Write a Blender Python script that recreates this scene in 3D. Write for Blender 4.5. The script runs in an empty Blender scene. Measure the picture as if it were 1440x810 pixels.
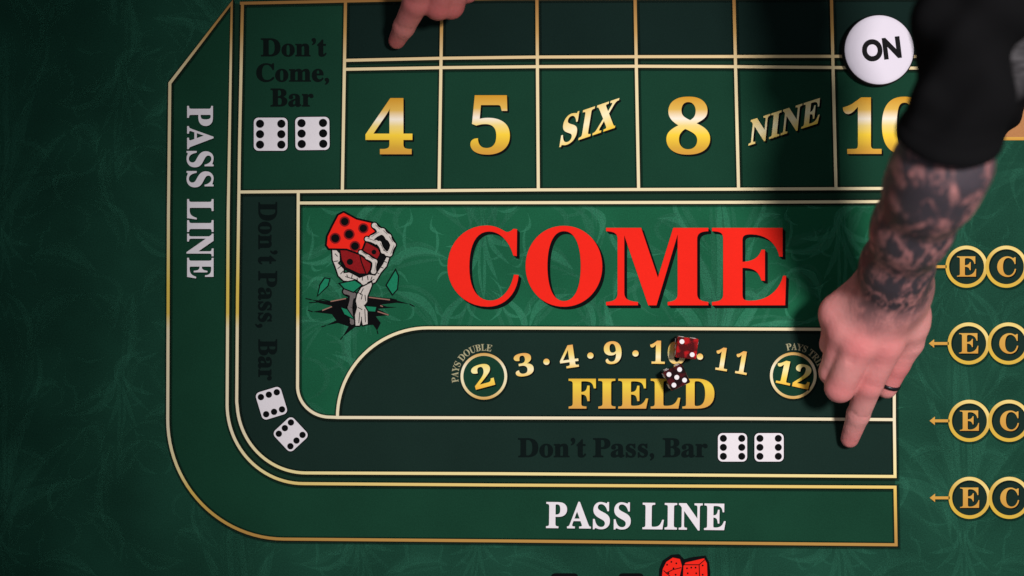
import bpy, math, random
import numpy as np
from mathutils import Vector
from mathutils.geometry import tessellate_polygon
from mathutils import noise as mnoise

random.seed(4)
sc = bpy.context.scene
COL = sc.collection
S = 0.00062          # metres of cloth per unit of the layout drawing
H = 1.2              # height of the camera above the cloth

# ------------------------------------------------------------------ camera
cam = bpy.data.cameras.new('camera')
cam.sensor_width = 36
cam.lens = 36 * H / (1440 * S)
cam.clip_start = 0.01
cam.clip_end = 20
cam.dof.use_dof = True
cam.dof.focus_distance = H
cam.dof.aperture_fstop = 2.4
co = bpy.data.objects.new('camera', cam); COL.objects.link(co)
co.location = (0, 0, H)
sc.camera = co

# ------------------------------------------------------------------ world and lamps
w = bpy.data.worlds.new('World'); sc.world = w; w.use_nodes = True
bg = w.node_tree.nodes['Background']
bg.inputs[0].default_value = (0.90, 0.92, 1.0, 1)
bg.inputs[1].default_value = 0.19

def spot(name, loc, target, power, size, angle, blend, col):
    l = bpy.data.lights.new(name, 'SPOT'); l.energy = power; l.shadow_soft_size = size
    l.spot_size = math.radians(angle); l.spot_blend = blend; l.color = col
    o = bpy.data.objects.new(name, l); COL.objects.link(o)
    o.location = loc
    o.rotation_euler = (Vector(target) - Vector(loc)).to_track_quat('-Z', 'Y').to_euler()
    return o
spot('table_lamp', (0.51, 0.20, 1.45), (0.26, -0.04, 0), 88, 0.095, 49, 0.75, (1.0, 0.945, 0.935))

vs = sc.view_settings
vs.view_transform = 'Standard'; vs.look = 'None'; vs.gamma = 1; vs.exposure = 0
vs.use_curve_mapping = False

# ------------------------------------------------------------------ helpers
def X(px, z=0): return (px - 720) * S * (H - z) / H
def Y(py, z=0): return (405 - py) * S * (H - z) / H
def W(px, py, z=0): return Vector((X(px, z), Y(py, z), z))

def lin(c):
    return tuple(((v / 255) / 12.92 if v / 255 <= 0.04045 else ((v / 255 + 0.055) / 1.055) ** 2.4) for v in c)

def newmat(name):
    m = bpy.data.materials.new(name); m.use_nodes = True
    return m, m.node_tree.nodes, m.node_tree.links, m.node_tree.nodes['Principled BSDF']

def cloth(name, col, weave=0.25, mott=0.25, rough=0.85, alpha=1.0):
    """printed cloth: flat ink colour, slight mottling and fine weave relief"""
    m, n, l, b = newmat(name)
    tc = n.new('ShaderNodeTexCoord')
    nz = n.new('ShaderNodeTexNoise'); nz.inputs['Scale'].default_value = 14; nz.inputs['Detail'].default_value = 4
    l.new(tc.outputs['Object'], nz.inputs['Vector'])
    n2 = n.new('ShaderNodeTexNoise'); n2.inputs['Scale'].default_value = 900; n2.inputs['Detail'].default_value = 2
    l.new(tc.outputs['Object'], n2.inputs['Vector'])
    ad = n.new('ShaderNodeMath'); ad.operation = 'ADD'
    l.new(nz.outputs['Fac'], ad.inputs[0]); l.new(n2.outputs['Fac'], ad.inputs[1])
    mr = n.new('ShaderNodeMapRange'); mr.inputs['From Min'].default_value = 0.6; mr.inputs['From Max'].default_value = 1.4
    mr.inputs['To Min'].default_value = 1 - mott; mr.inputs['To Max'].default_value = 1 + mott
    l.new(ad.outputs[0], mr.inputs['Value'])
    mx = n.new('ShaderNodeVectorMath'); mx.operation = 'SCALE'; mx.inputs[0].default_value = col
    l.new(mr.outputs[0], mx.inputs['Scale']); l.new(mx.outputs[0], b.inputs['Base Color'])
    b.inputs['Roughness'].default_value = rough
    b.inputs['Specular IOR Level'].default_value = 0.04
    bp = n.new('ShaderNodeBump'); bp.inputs['Strength'].default_value = weave; bp.inputs['Distance'].default_value = 0.0004
    l.new(n2.outputs['Fac'], bp.inputs['Height']); l.new(bp.outputs[0], b.inputs['Normal'])
    b.inputs['Alpha'].default_value = alpha
    return m

def ramp_mat(name, stops, mode='line', weave=0.04, tilt=0.0):
    """printed gold foil gradient. 'line': stops by cloth y (layout units); 'glyph': stops 0 (bottom) .. 1 (top) of the lettering"""
    m, n, l, b = newmat(name)
    tc = n.new('ShaderNodeTexCoord'); sp = n.new('ShaderNodeSeparateXYZ')
    mr = n.new('ShaderNodeMapRange')
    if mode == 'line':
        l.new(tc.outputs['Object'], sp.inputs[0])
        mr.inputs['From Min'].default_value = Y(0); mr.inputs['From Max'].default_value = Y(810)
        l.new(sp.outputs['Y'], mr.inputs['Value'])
    else:
        l.new(tc.outputs['Generated'], sp.inputs[0])
        ma = n.new('ShaderNodeMath'); ma.operation = 'MULTIPLY_ADD'; ma.inputs[1].default_value = -tilt
        l.new(sp.outputs['X'], ma.inputs[0]); l.new(sp.outputs['Y'], ma.inputs[2]); l.new(ma.outputs[0], mr.inputs['Value'])
        mr.inputs['From Min'].default_value = -max(tilt, 0); mr.inputs['From Max'].default_value = 1 - min(tilt, 0)
    cr = n.new('ShaderNodeValToRGB'); l.new(mr.outputs[0], cr.inputs[0])
    els = cr.color_ramp.elements
    while len(els) > 1: els.remove(els[-1])
    for i, (p, c) in enumerate(stops):
        p = p / 810 if mode == 'line' else p
        e = els[0] if i == 0 else els.new(p)
        e.position = p; e.color = (*lin(c), 1)
    l.new(cr.outputs[0], b.inputs['Base Color'])
    n2 = n.new('ShaderNodeTexNoise'); n2.inputs['Scale'].default_value = 900
    l.new(tc.outputs['Object'], n2.inputs['Vector'])
    bp = n.new('ShaderNodeBump'); bp.inputs['Strength'].default_value = weave; bp.inputs['Distance'].default_value = 0.0004
    l.new(n2.outputs['Fac'], bp.inputs['Height']); l.new(bp.outputs[0], b.inputs['Normal'])
    b.inputs['Roughness'].default_value = 0.75; b.inputs['Specular IOR Level'].default_value = 0.08
    return m

M = {}
M['felt'] = cloth('green_felt', (0.0105, 0.056, 0.034), weave=0.5, mott=0.4)
M['come'] = cloth('bright_green_print', (0.011, 0.105, 0.049), mott=0.25)
M['number'] = cloth('mid_green_print', (0.0085, 0.046, 0.026), mott=0.15)
M['band'] = cloth('pass_band_print', (0.0085, 0.050, 0.027), mott=0.2)
M['teal'] = cloth('dark_teal_print', (0.0095, 0.026, 0.020), mott=0.15)
M['navy'] = cloth('night_green_print', (0.006, 0.017, 0.014), mott=0.15)
M['gap'] = cloth('shadow_green_print', (0.009, 0.034, 0.020), mott=0.15)
M['damask'] = cloth('damask_ink', (0.050, 0.24, 0.15), mott=0.8, alpha=0.085)
M['damask_come'] = cloth('damask_bright_ink', (0.050, 0.29, 0.16), mott=0.5, alpha=0.36)
M['damask_dark'] = cloth('damask_stroke_ink', (0.06, 0.26, 0.16), mott=0.9, alpha=0.035)
M['stroke_come'] = cloth('damask_bright_stroke_ink', (0.06, 0.27, 0.16), mott=0.7, alpha=0.14)
M['black'] = cloth('black_ink', (0.004, 0.0045, 0.005), mott=0.1)
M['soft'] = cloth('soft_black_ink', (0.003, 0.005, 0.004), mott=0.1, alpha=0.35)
M['edge'] = cloth('line_edge_ink', (0.010, 0.013, 0.008), mott=0.1)
M['dim'] = cloth('dim_black_ink', (0.004, 0.008, 0.007), mott=0.1)
M['dim2'] = cloth('faint_black_ink', (0.0035, 0.008, 0.0075), mott=0.1)
M['white'] = cloth('white_ink', (0.80, 0.76, 0.79), mott=0.05)
M['red'] = cloth('red_ink', (0.86, 0.022, 0.012), mott=0.06)
M['darkred'] = cloth('dark_red_ink', (0.24, 0.010, 0.012), mott=0.3)
M['bone'] = cloth('bone_ink', (0.58, 0.53, 0.48), mott=0.2)
M['bone_shade'] = cloth('bone_shade_ink', (0.15, 0.13, 0.125), mott=0.2)
M['rim'] = cloth('crack_rim_ink', (0.30, 0.16, 0.12), mott=0.2)
M['shard'] = cloth('shard_ink', (0.012, 0.20, 0.10), mott=0.2)
M['orange'] = cloth('orange_print', (0.44, 0.20, 0.08), mott=0.15)
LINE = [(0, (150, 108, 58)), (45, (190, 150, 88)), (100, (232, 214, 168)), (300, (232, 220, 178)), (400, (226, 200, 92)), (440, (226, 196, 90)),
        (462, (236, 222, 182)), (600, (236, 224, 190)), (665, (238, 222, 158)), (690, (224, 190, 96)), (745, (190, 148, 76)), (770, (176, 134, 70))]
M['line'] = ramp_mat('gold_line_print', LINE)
M['gold'] = ramp_mat('gold_numeral_print', [(0, (208, 152, 62)), (0.12, (212, 166, 58)), (0.34, (246, 208, 62)), (0.5, (240, 215, 130)), (0.62, (247, 236, 215)), (0.78, (222, 180, 84)), (1, (206, 148, 40))], 'glyph')
M['gold_tilt'] = ramp_mat('gold_slant_print', [(0, (230, 165, 60)), (0.3, (246, 204, 70)), (0.5, (248, 236, 190)), (0.7, (236, 205, 120)), (1, (226, 186, 90))], 'glyph', tilt=0.6)
M['gold_field'] = ramp_mat('gold_field_print', [(0, (214, 158, 78)), (0.4, (224, 180, 68)), (0.8, (236, 205, 70)), (1, (222, 178, 60))], 'glyph')
M['gold_small'] = ramp_mat('gold_small_print', [(0, (242, 200, 96)), (0.3, (248, 236, 190)), (0.6, (240, 214, 120)), (1, (232, 170, 90))], 'glyph')
M['gold_two'] = ramp_mat('gold_two_print', [(0, (240, 175, 60)), (0.4, (245, 215, 90)), (0.7, (248, 236, 170)), (1, (240, 215, 110))], 'glyph')
M['ring'] = ramp_mat('gold_ring_print', [(0, (205, 160, 84)), (0.1, (218, 188, 124)), (0.35, (236, 224, 180)), (0.7, (238, 228, 196)), (0.9, (216, 184, 124)), (1, (205, 160, 84))], 'glyph')
M['ring2'] = ramp_mat('gold_marker_ring_print', [(0, (212, 176, 60)), (0.5, (205, 168, 76)), (0.8, (232, 208, 130)), (1, (208, 172, 66))], 'glyph', tilt=-0.5)
M['gold_flat'] = ramp_mat('gold_arrow_print', [(0, (200, 146, 62)), (1, (208, 162, 76))], 'glyph')

def setp(o, label=None, cat=None, group=None, kind=None):
    if label: o['label'] = label
    if cat: o['category'] = cat
    if group: o['group'] = group
    if kind: o['kind'] = kind
    return o

def link(name, me, mats, parent=None, smooth=False):
    o = bpy.data.objects.new(name, me); COL.objects.link(o)
    for m in (mats if isinstance(mats, (list, tuple)) else [mats]): me.materials.append(m)
    if parent is not None: o.parent = parent
    if smooth:
        me.polygons.foreach_set('use_smooth', [True] * len(me.polygons))
    return o

def empty(name, loc=(0, 0, 0)):
    o = bpy.data.objects.new(name, None); COL.objects.link(o); o.location = loc; o.empty_display_size = .02
    return o

class Flat:
    """collects flat printed shapes given in layout units; every shape lies at its own tiny height on the cloth"""
    def __init__(s): s.v = []; s.f = []; s.mi = []
    def tri(s, loops, z, mi=0):
        L3 = [[Vector((p[0], p[1], 0)) for p in lp] for lp in loops]
        base = len(s.v); flat = [p for lp in loops for p in lp]
        s.v += [(X(p[0]), Y(p[1]), z) for p in flat]
        for t in tessellate_polygon(L3):
            a, b, c = t
            pa, pb, pc = flat[a], flat[b], flat[c]
            cr = (pb[0] - pa[0]) * (pc[1] - pa[1]) - (pb[1] - pa[1]) * (pc[0] - pa[0])
            if abs(cr) < 1e-9: continue
            s.f.append((base + a, base + c, base + b) if cr > 0 else (base + a, base + b, base + c)); s.mi.append(mi)
    def ribbon(s, pts, wd, z, mi=0, closed=False):
        n = len(pts); L = []; R = []
        for i, p in enumerate(pts):
            a = pts[(i - 1) % n] if (closed or i) else None
            b = pts[(i + 1) % n] if (closed or i < n - 1) else None
            ds = []
            for q, r in ((a, p), (p, b)):
                if q is None or r is None: continue
                d = Vector((r[0] - q[0], r[1] - q[1]))
                if d.length > 1e-6: ds.append(d.normalized())
            t = ds[0] if len(ds) == 1 else (ds[0] + ds[1]).normalized()
            k = 1 / max(0.45, t.dot(ds[0]))
            nx, ny = -t.y * wd / 2 * k, t.x * wd / 2 * k
            L.append((p[0] + nx, p[1] + ny)); R.append((p[0] - nx, p[1] - ny))
        b0 = len(s.v)
        s.v += [(X(p[0]), Y(p[1]), z) for p in L] + [(X(p[0]), Y(p[1]), z) for p in R]
        for i in range(n if closed else n - 1):
            j = (i + 1) % n
            s.f.append((b0 + i, b0 + j, b0 + n + j, b0 + n + i)); s.mi.append(mi)
    def disc(s, c, r, z, mi=0, n=28, r2=None):
        rr = r2 or r
        s.tri([[(c[0] + r * math.cos(a * 2 * math.pi / n), c[1] + rr * math.sin(a * 2 * math.pi / n)) for a in range(n)]], z, mi)
    def ring(s, c, ro, ri, z, mi=0, n=56):
        s.tri([[(c[0] + ro * math.cos(a * 2 * math.pi / n), c[1] + ro * math.sin(a * 2 * math.pi / n)) for a in range(n)],
               [(c[0] + ri * math.cos(a * 2 * math.pi / n), c[1] + ri * math.sin(a * 2 * math.pi / n)) for a in range(n)]], z, mi)
    def build(s, name, mats, parent=None):
        me = bpy.data.meshes.new(name); me.from_pydata(s.v, [], s.f); me.update()
        o = link(name, me, mats, parent)
        me.polygons.foreach_set('material_index', s.mi)
        return o

def path(start, segs, n=10):
    """outline with L (line) and C (cubic) segments"""
    out = [start]
    for sgm in segs:
        if len(sgm) == 2: out.append(sgm)
        else:
            p0 = out[-1]; p1, p2, p3 = (sgm[0], sgm[1]), (sgm[2], sgm[3]), (sgm[4], sgm[5])
            for i in range(1, n + 1):
                t = i / n; u = 1 - t
                out.append((u**3 * p0[0] + 3*u*u*t * p1[0] + 3*u*t*t * p2[0] + t**3 * p3[0], u**3 * p0[1] + 3*u*u*t * p1[1] + 3*u*t*t * p2[1] + t**3 * p3[1]))
    if abs(out[0][0] - out[-1][0]) < 1e-6 and abs(out[0][1] - out[-1][1]) < 1e-6: out.pop()
    return out

def arc(cx, cy, rx, ry, a0, a1, n=24):
    return [(cx + rx * math.cos(math.radians(a0 + (a1 - a0) * i / n)), cy - ry * math.sin(math.radians(a0 + (a1 - a0) * i / n))) for i in range(n + 1)]

# ---- lettering (built-in font, bold serif letterforms of the mathematical alphabets)
def serif(s):
    o = ''
    for c in s:
        if 'A' <= c <= 'Z': o += chr(0x1D400 + ord(c) - 65)
        elif 'a' <= c <= 'z': o += chr(0x1D41A + ord(c) - 97)
        elif '0' <= c <= '9': o += chr(0x1D7CE + ord(c) - 48)
        elif c == "'": o += '\u2019'
        else: o += c
    return o
_cache = {}
def glyphs(body, off=0.0, spacing=1.0):
    k = (body, off, spacing)
    if k in _cache: return _cache[k]
    cu = bpy.data.curves.new('lettering', 'FONT'); cu.body = body; cu.size = 1; cu.offset = off; cu.space_character = spacing
    cu.resolution_u = 8
    o = bpy.data.objects.new('lettering', cu); COL.objects.link(o)
    dg = bpy.context.evaluated_depsgraph_get(); dg.update()
    me = bpy.data.meshes.new_from_object(o.evaluated_get(dg))
    vs_ = [(v.co.x, v.co.y) for v in me.vertices]; fs = [tuple(p.vertices) for p in me.polygons]
    bpy.data.objects.remove(o); bpy.data.curves.remove(cu); bpy.data.meshes.remove(me)
    _cache[k] = (vs_, fs); return _cache[k]

def letter_points(body, box, rot=0, shear=(0, 0), off=0.0, ref=None, vertical=False, spacing=1.0):
    """fit lettering to box (x0,y0,x1,y1 in layout units, y down). ref: a string whose height sets the box height (cap height)"""
    v, f = glyphs(body, off, spacing)
    xs = [p[0] for p in v]
    hv = glyphs(ref, off)[0] if ref else v
    ys = [p[1] for p in hv]
    x0, x1, y0, y1 = min(xs), max(xs), min(ys), max(ys)
    bx0, by0, bx1, by1 = box
    out = []
    cx, cy = (bx0 + bx1) / 2, (by0 + by1) / 2
    w_, h_ = bx1 - bx0, by1 - by0
    if vertical: w_, h_ = h_, w_
    for x, y in v:
        u = ((x - x0) / (x1 - x0) - 0.5) * w_; t = ((y - y0) / (y1 - y0) - 0.5) * h_      # t up
        if vertical: u, t = t, -u                                                         # reads downward
        u, t = u + shear[0] * t, t + shear[1] * u
        if rot:
            a = math.radians(rot); u, t = u * math.cos(a) - t * math.sin(a), u * math.sin(a) + t * math.cos(a)
        out.append((cx + u, cy - t))
    return out, f

def flat_from(pts, f, z, name, mat, parent):
    me = bpy.data.meshes.new(name); me.from_pydata([(X(p[0]), Y(p[1]), z) for p in pts], [], f); me.update()
    return link(name, me, mat, parent)

Z = dict(come=0.00006, damask=0.00012, panel=0.00018, under=0.00026, line=0.00034, sh=0.00043, ink=0.00050, ink2=0.00058, ink3=0.00066, ink4=0.00074)

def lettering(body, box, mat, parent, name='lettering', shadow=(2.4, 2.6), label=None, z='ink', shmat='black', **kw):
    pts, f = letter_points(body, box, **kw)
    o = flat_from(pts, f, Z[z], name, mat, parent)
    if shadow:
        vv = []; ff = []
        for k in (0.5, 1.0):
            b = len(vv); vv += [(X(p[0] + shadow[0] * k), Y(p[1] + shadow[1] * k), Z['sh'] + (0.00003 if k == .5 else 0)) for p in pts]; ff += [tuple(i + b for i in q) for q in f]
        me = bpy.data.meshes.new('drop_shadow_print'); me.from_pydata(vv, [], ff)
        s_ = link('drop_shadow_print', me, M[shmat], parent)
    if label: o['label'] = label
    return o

# ------------------------------------------------------------------ the surface
def box_mesh(name, x0, y0, x1, y1, z0, z1, mat, parent=None, bev=0.0):
    v = [(x0, y0, z0), (x1, y0, z0), (x1, y1, z0), (x0, y1, z0), (x0, y0, z1), (x1, y0, z1), (x1, y1, z1), (x0, y1, z1)]
    f = [(0, 3, 2, 1), (4, 5, 6, 7), (0, 1, 5, 4), (1, 2, 6, 5), (2, 3, 7, 6), (3, 0, 4, 7)]
    me = bpy.data.meshes.new(name); me.from_pydata(v, [], f)
    return link(name, me, mat, parent)
M['baize'] = cloth('dark_table_surface', (0.008, 0.03, 0.018))
tt = box_mesh('table_top', -0.80, -0.55, 0.80, 0.62, -0.035, -0.0022, M['baize'])
setp(tt, kind='structure')

layout = empty('craps_layout')
setp(layout, 'printed green felt craps layout with gold lines, red COME lettering and a skeleton hand emblem', 'craps layout')
box_mesh('felt_mat', -0.60, -0.43, 0.66, 0.42, -0.0022, 0.0, M['felt'], layout)

def lerp_line(pts): return pts

# ---------------- outlines of the printed fields
pass_outer = [(326, 4), (239, 117), (237, 300), (236, 590)] + arc(400, 590, 164, 168, 180, 270)[1:] + [(700, 760.5), (1260, 766), (1258.5, 685), (700, 682)] + arc(427, 569, 107.5, 111, 270, 180)[0:] + [(321, 300)]
pass_band = Flat(); pass_band.tri([pass_outer], Z['panel'])
pb = pass_band.build('pass_line_band', M['band'], layout)
dp_outer = [(338.5, 269), (334, 420), (333, 565)] + arc(430.5, 565, 97, 100, 180, 270)[1:] + [(700, 666), (1258.5, 670)]
dp_inner = [(1257.5, 590), (1040, 588.5), (475, 587)] + [(464, 586.5)] + arc(464, 543, 45.5, 43.5, 270, 180)[1:] + [(419, 400), (419.5, 270)]
dp = Flat(); dp.tri([dp_outer + dp_inner], Z['panel'])
dpo = dp.build('dont_pass_band', M['teal'], layout)
dc = Flat(); dc.tri([[(341, 6), (486, 2), (483.5, 130), (481.5, 268), (338.5, 270)]], Z['panel'])
dco = dc.build('dont_come_box', M['number'], layout)
come_poly = [(420, 285.5), (757, 285), (1038, 284.5), (1257, 283.5), (1257.5, 590), (1040, 588.5), (475, 587), (464, 586.5)] + arc(464, 543, 45.5, 43.5, 270, 180)[1:] + [(419, 400)]
cm = Flat(); cm.tri([come_poly], Z['come'])
cmo = cm.build('come_box', M['come'], layout)
field_poly = [(474.5, 587)] + arc(602, 587, 127.5, 126, 180, 90)[1:] + [(750, 461.3), (1150, 463), (1257, 464), (1257.5, 590), (1040, 588.5)]
fl = Flat(); fl.tri([field_poly], Z['panel'])
flo = fl.build('field_box', M['teal'], layout)

vx = [(486, 481.5), (621.5, 617.5), (755, 757), (893, 898), (1032, 1038.5), (1169, 1175.5), (1312, 1318)]     # divider x at y=0 and y=266
def vxa(i, y): return vx[i][0] + (vx[i][1] - vx[i][0]) * y / 266
rowA = [(486, 85), (620, 82), (755, 80.3), (893, 79.8), (1170, 79.3), (1314, 79.5)]
rowB = [(486, 97.5), (620, 95.2), (755, 93.8), (893, 93.2), (1035, 93.8), (1170, 95), (1314, 96)]
bot = [(337, 270), (481, 269), (620, 268), (757, 267), (1038, 266), (1240, 265), (1318, 265)]
ctop = [(419, 285.5), (757, 285), (1038, 284.5), (1240, 283.5), (1257, 283.5)]
def yat(pl, x):
    for (a, b), (c, d) in zip(pl, pl[1:]):
        if x <= c: return b + (d - b) * (x - a) / (c - a)
    return pl[-1][1]
words = ['4', '5', 'SIX', '8', 'NINE', '10']
boxes = []
for i in range(6):
    f_ = Flat()
    l0, r0 = vxa(i, 95), vxa(i + 1, 95)
    f_.tri([[(l0, yat(rowB, l0)), (r0, yat(rowB, r0)), (vxa(i + 1, 266), yat(bot, vxa(i + 1, 266))), (vxa(i, 266), yat(bot, vxa(i, 266)))]], Z['panel'])
    o = f_.build('number_box', M['number'], layout); boxes.append(o)
    g_ = Flat()
    g_.tri([[(vxa(i, -3), -4), (vxa(i + 1, -3), -4), (vxa(i + 1, 80), yat(rowA, vxa(i + 1, 80))), (vxa(i, 80), yat(rowA, vxa(i, 80)))]], Z['panel'])
    g_.build('upper_bet_box', M['navy'], layout)
s_ = Flat()
s_.tri([[(486, 85)] + rowA[1:] + rowB[::-1][:-1] + [(486, 97.5)]], Z['panel'])
s_.tri([[(419, yat(bot, 419))] + bot[2:] + [(1318, 283.5)] + ctop[::-1]], Z['panel'])
s_.tri([[(326, 4), (341, 6), (338.5, 270), (333, 565)] + arc(430.5, 565, 97, 100, 180, 270)[1:] + [(700, 666), (1258.5, 670), (1258.5, 685), (700, 682)] + arc(427, 569, 107.5, 111, 270, 180) + [(321, 300)]], Z['panel'])
s_.build('narrow_gap_strips', M['gap'], layout)

# ---------------- gold lines (dark printed edge beneath each)
LZ = [0]
def gold_line(name, pts, closed=False, wd=4.6, parent=layout, lab=None):
    LZ[0] += 1; dz = LZ[0] * 0.000003
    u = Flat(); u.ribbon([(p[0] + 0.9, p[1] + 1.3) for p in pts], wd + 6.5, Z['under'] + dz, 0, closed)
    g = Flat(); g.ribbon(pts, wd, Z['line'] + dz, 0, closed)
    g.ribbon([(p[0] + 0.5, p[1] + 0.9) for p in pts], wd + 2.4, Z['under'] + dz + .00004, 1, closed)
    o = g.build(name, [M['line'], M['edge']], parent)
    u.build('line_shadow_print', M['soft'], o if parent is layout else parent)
    return o
gold_line('border_line', pass_outer, True, 4.2, pb)
gold_line('border_line', [(341, 5.5), (337, 200), (334, 420), (333, 565)] + arc(430.5, 565, 97, 100, 180, 270)[1:] + [(700, 666), (1258.5, 670), (1257.5, 590), (1257.3, 450), (1257, 283.5)], False, 4.2, dpo)
gold_line('border_line', [(1257.5, 590), (1040, 588.5), (475, 587), (464, 586.5)] + arc(464, 543, 45.5, 43.5, 270, 180)[1:] + [(419, 400), (419.5, 271)], False, 4.2, dpo)
gold_line('border_line', [(337.5, 4.7), (440, 2.6), (560, 0.0), (700, -2.0), (1314, -4)], False, 4.2)
gold_line('border_line', bot, False, 4.2)
gold_line('border_line', ctop, False, 4.2, cmo)
gold_line('border_line', [(474.5, 587)] + arc(602, 587, 127.5, 126, 180, 90)[1:] + [(750, 461.3), (1150, 463), (1257, 464)], False, 4.2, flo)
gold_line('row_line', rowA, False, 4.2)
gold_line('row_line', rowB, False, 4.2)
for i in range(7):
    a, b = vx[i]
    gold_line('divider_line', [(a, -3), (vxa(i, 130), 130), (b, yat(bot, b))], False, 4.3)

# ---------------- gold numerals and words
lettering(serif('4'), (514, 138, 580, 217), M['gold'], boxes[0], off=0.008)
lettering(serif('5'), (661.5, 134, 717, 217.5), M['gold'], boxes[1], off=0.006)
lettering(serif('SIX'), (790, 150, 868, 194), M['gold_tilt'], boxes[2], shear=(0.16, 0.34), off=0.014, spacing=1.1)
lettering(serif('8'), (937, 136, 998.5, 217.5), M['gold'], boxes[3], off=0.006)
lettering(serif('NINE'), (1054, 153, 1153, 190), M['gold_tilt'], boxes[4], shear=(0.10, 0.32), off=0.014, spacing=1.06)
lettering(serif('1'), (1185, 137, 1239.5, 216.5), M['gold'], boxes[5], off=0.006)
lettering(serif('0'), (1240, 136, 1303, 217), M['gold'], boxes[5], off=0.006)

# ---------------- white and black lettering
PL = serif('PASS'); LN = serif('LINE')
lettering(PL, (768, 705.6, 887, 744), M['white'], pb, shadow=(1.2, 1.4), rot=-0.7, off=0.013, spacing=1.06, shmat='soft')
lettering(LN, (903.5, 707.5, 1020.5, 745.6), M['white'], pb, shadow=(1.2, 1.4), rot=-0.7, off=0.013, spacing=1.06, shmat='soft')
lettering(PL, (262.5, 149, 300.5, 263.5), M['white'], pb, shadow=(1.2, 1.4), off=0.013, spacing=1.06, vertical=True, shmat='soft')
lettering(LN, (262.5, 280, 300.5, 391.5), M['white'], pb, shadow=(1.2, 1.4), off=0.013, spacing=1.06, vertical=True, shmat='soft')
cap = serif('B')
lettering(serif("Don't"), (367, 54, 459.5, 79.5), M['dim'], dco, shadow=None, ref=cap, off=0.016)
lettering(serif("Come,"), (360.5, 89.5, 463, 115), M['dim'], dco, shadow=None, ref=cap, off=0.016)
lettering(serif("Bar"), (380.5, 124.5, 441, 150), M['dim'], dco, shadow=None, ref=cap, off=0.016)
for wd_, x0, x1 in (("Don't", 728.5, 824.5), ("Pass,", 834, 920), ("Bar", 932, 995)):
    lettering(serif(wd_), (x0, 616, x1, 643), M['dim2'], dpo, shadow=None, ref=cap, off=0.016)
for wd_, y0, y1 in (("Don't", 284, 372), ("Pass,", 381, 461), ("Bar", 477, 535)):
    lettering(serif(wd_), (363.5, y0, 390, y1), M['dim2'], dpo, shadow=None, ref=cap, off=0.016, vertical=True)

# ---------------- printed dice
def printed_die(cx, cy, side, rot, parent, horiz=False, h=None):
    h = h or side; r = 6.5; f_ = Flat()
    a = math.radians(rot)
    def T(u, t): return (cx + u * math.cos(a) + t * math.sin(a), cy - u * math.sin(a) + t * math.cos(a))
    def rr(wd, hh, r):
        out = []
        for sx, sy, a0 in ((1, 1, 0), (-1, 1, 90), (-1, -1, 180), (1, -1, 270)):
            for k in range(7):
                b = math.radians(a0 + 15 * k)
                out.append(T(sx * (wd / 2 - r) + r * math.cos(b), sy * (hh / 2 - r) + r * math.sin(b)))
        return out
    f_.tri([rr(side + 2.4, h + 2.4, r + 1)], Z['sh'], 1)
    f_.tri([rr(side, h, r)], Z['ink'], 0)
    pr = side * 0.122
    for u in (-0.315, 0.315):
        for t in (-0.315, 0, 0.315):
            p, q = (t, u) if horiz else (u, t)
            f_.disc(T(p * side, q * h), pr, Z['ink2'], 1, 20)
    return f_.build('printed_die', [M['white'], M['black']], parent)
printed_die(380.8, 188.8, 47.5, 0, dco, h=46.5)
printed_die(439.4, 187.8, 48, 0.6, dco, h=46.5)
printed_die(1030, 629, 41, 0, dpo, h=40)
printed_die(1081.4, 629, 41, 0, dpo, h=40)
printed_die(381.9, 567, 37, 17, dpo, True, h=40)
printed_die(408.9, 610.7, 37, 43, dpo, True, h=38)

# ---------------- COME lettering, drawn letter by letter
def zc(p, ox): return (ox + p[0] / 4.5, 290 + p[1] / 4.5)
gC = path((572, 145), [(570, 316), (548, 312), (530, 240, 475, 160, 395, 160), (310, 160, 270, 250, 270, 385), (270, 520, 320, 597, 405, 597), (480, 597, 535, 520, 552, 433), (582, 435), (572, 560, 490, 636, 385, 636), (240, 636, 132, 520, 132, 385), (132, 230, 240, 122, 380, 122), (440, 122, 478, 150, 503, 163), (525, 165, 540, 152, 548, 143)])
gO = path((868, 124), [(1010, 124, 1111, 240, 1111, 380), (1111, 520, 1010, 636, 868, 636), (726, 636, 626, 520, 626, 380), (626, 240, 726, 124, 868, 124)], 16)
gOi = path((868, 158), [(795, 158, 764, 260, 764, 378), (764, 500, 795, 600, 868, 600), (945, 600, 975, 500, 975, 378), (975, 260, 945, 158, 868, 158)], 16)
gM = path((-35, 137), [(187, 137), (293, 452), (390, 137), (612, 137), (612, 158), (570, 160, 541, 168, 541, 208), (541, 550), (541, 590, 560, 600, 612, 606), (612, 627), (355, 627), (355, 606), (400, 600, 418, 590, 418, 552), (418, 178), (284, 627), (232, 627), (80, 184), (80, 550), (82, 590, 110, 602, 167, 606), (167, 627), (-35, 627), (-35, 606), (15, 602, 38, 590, 38, 550), (38, 208), (38, 168, 10, 160, -35, 158)])
gE = path((635, 137), [(1082, 137), (1082, 320), (1060, 318), (1050, 250, 990, 178, 880, 178), (840, 178, 828, 188, 828, 215), (828, 352), (880, 350, 930, 335, 948, 275), (970, 275), (970, 472), (948, 470), (930, 405, 890, 390, 828, 390), (828, 560), (828, 590, 840, 598, 880, 598), (980, 598, 1060, 540, 1085, 440), (1104, 440), (1098, 627), (635, 627), (635, 606), (690, 602, 706, 590, 706, 555), (706, 208), (706, 168, 690, 160, 635, 158)])
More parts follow.
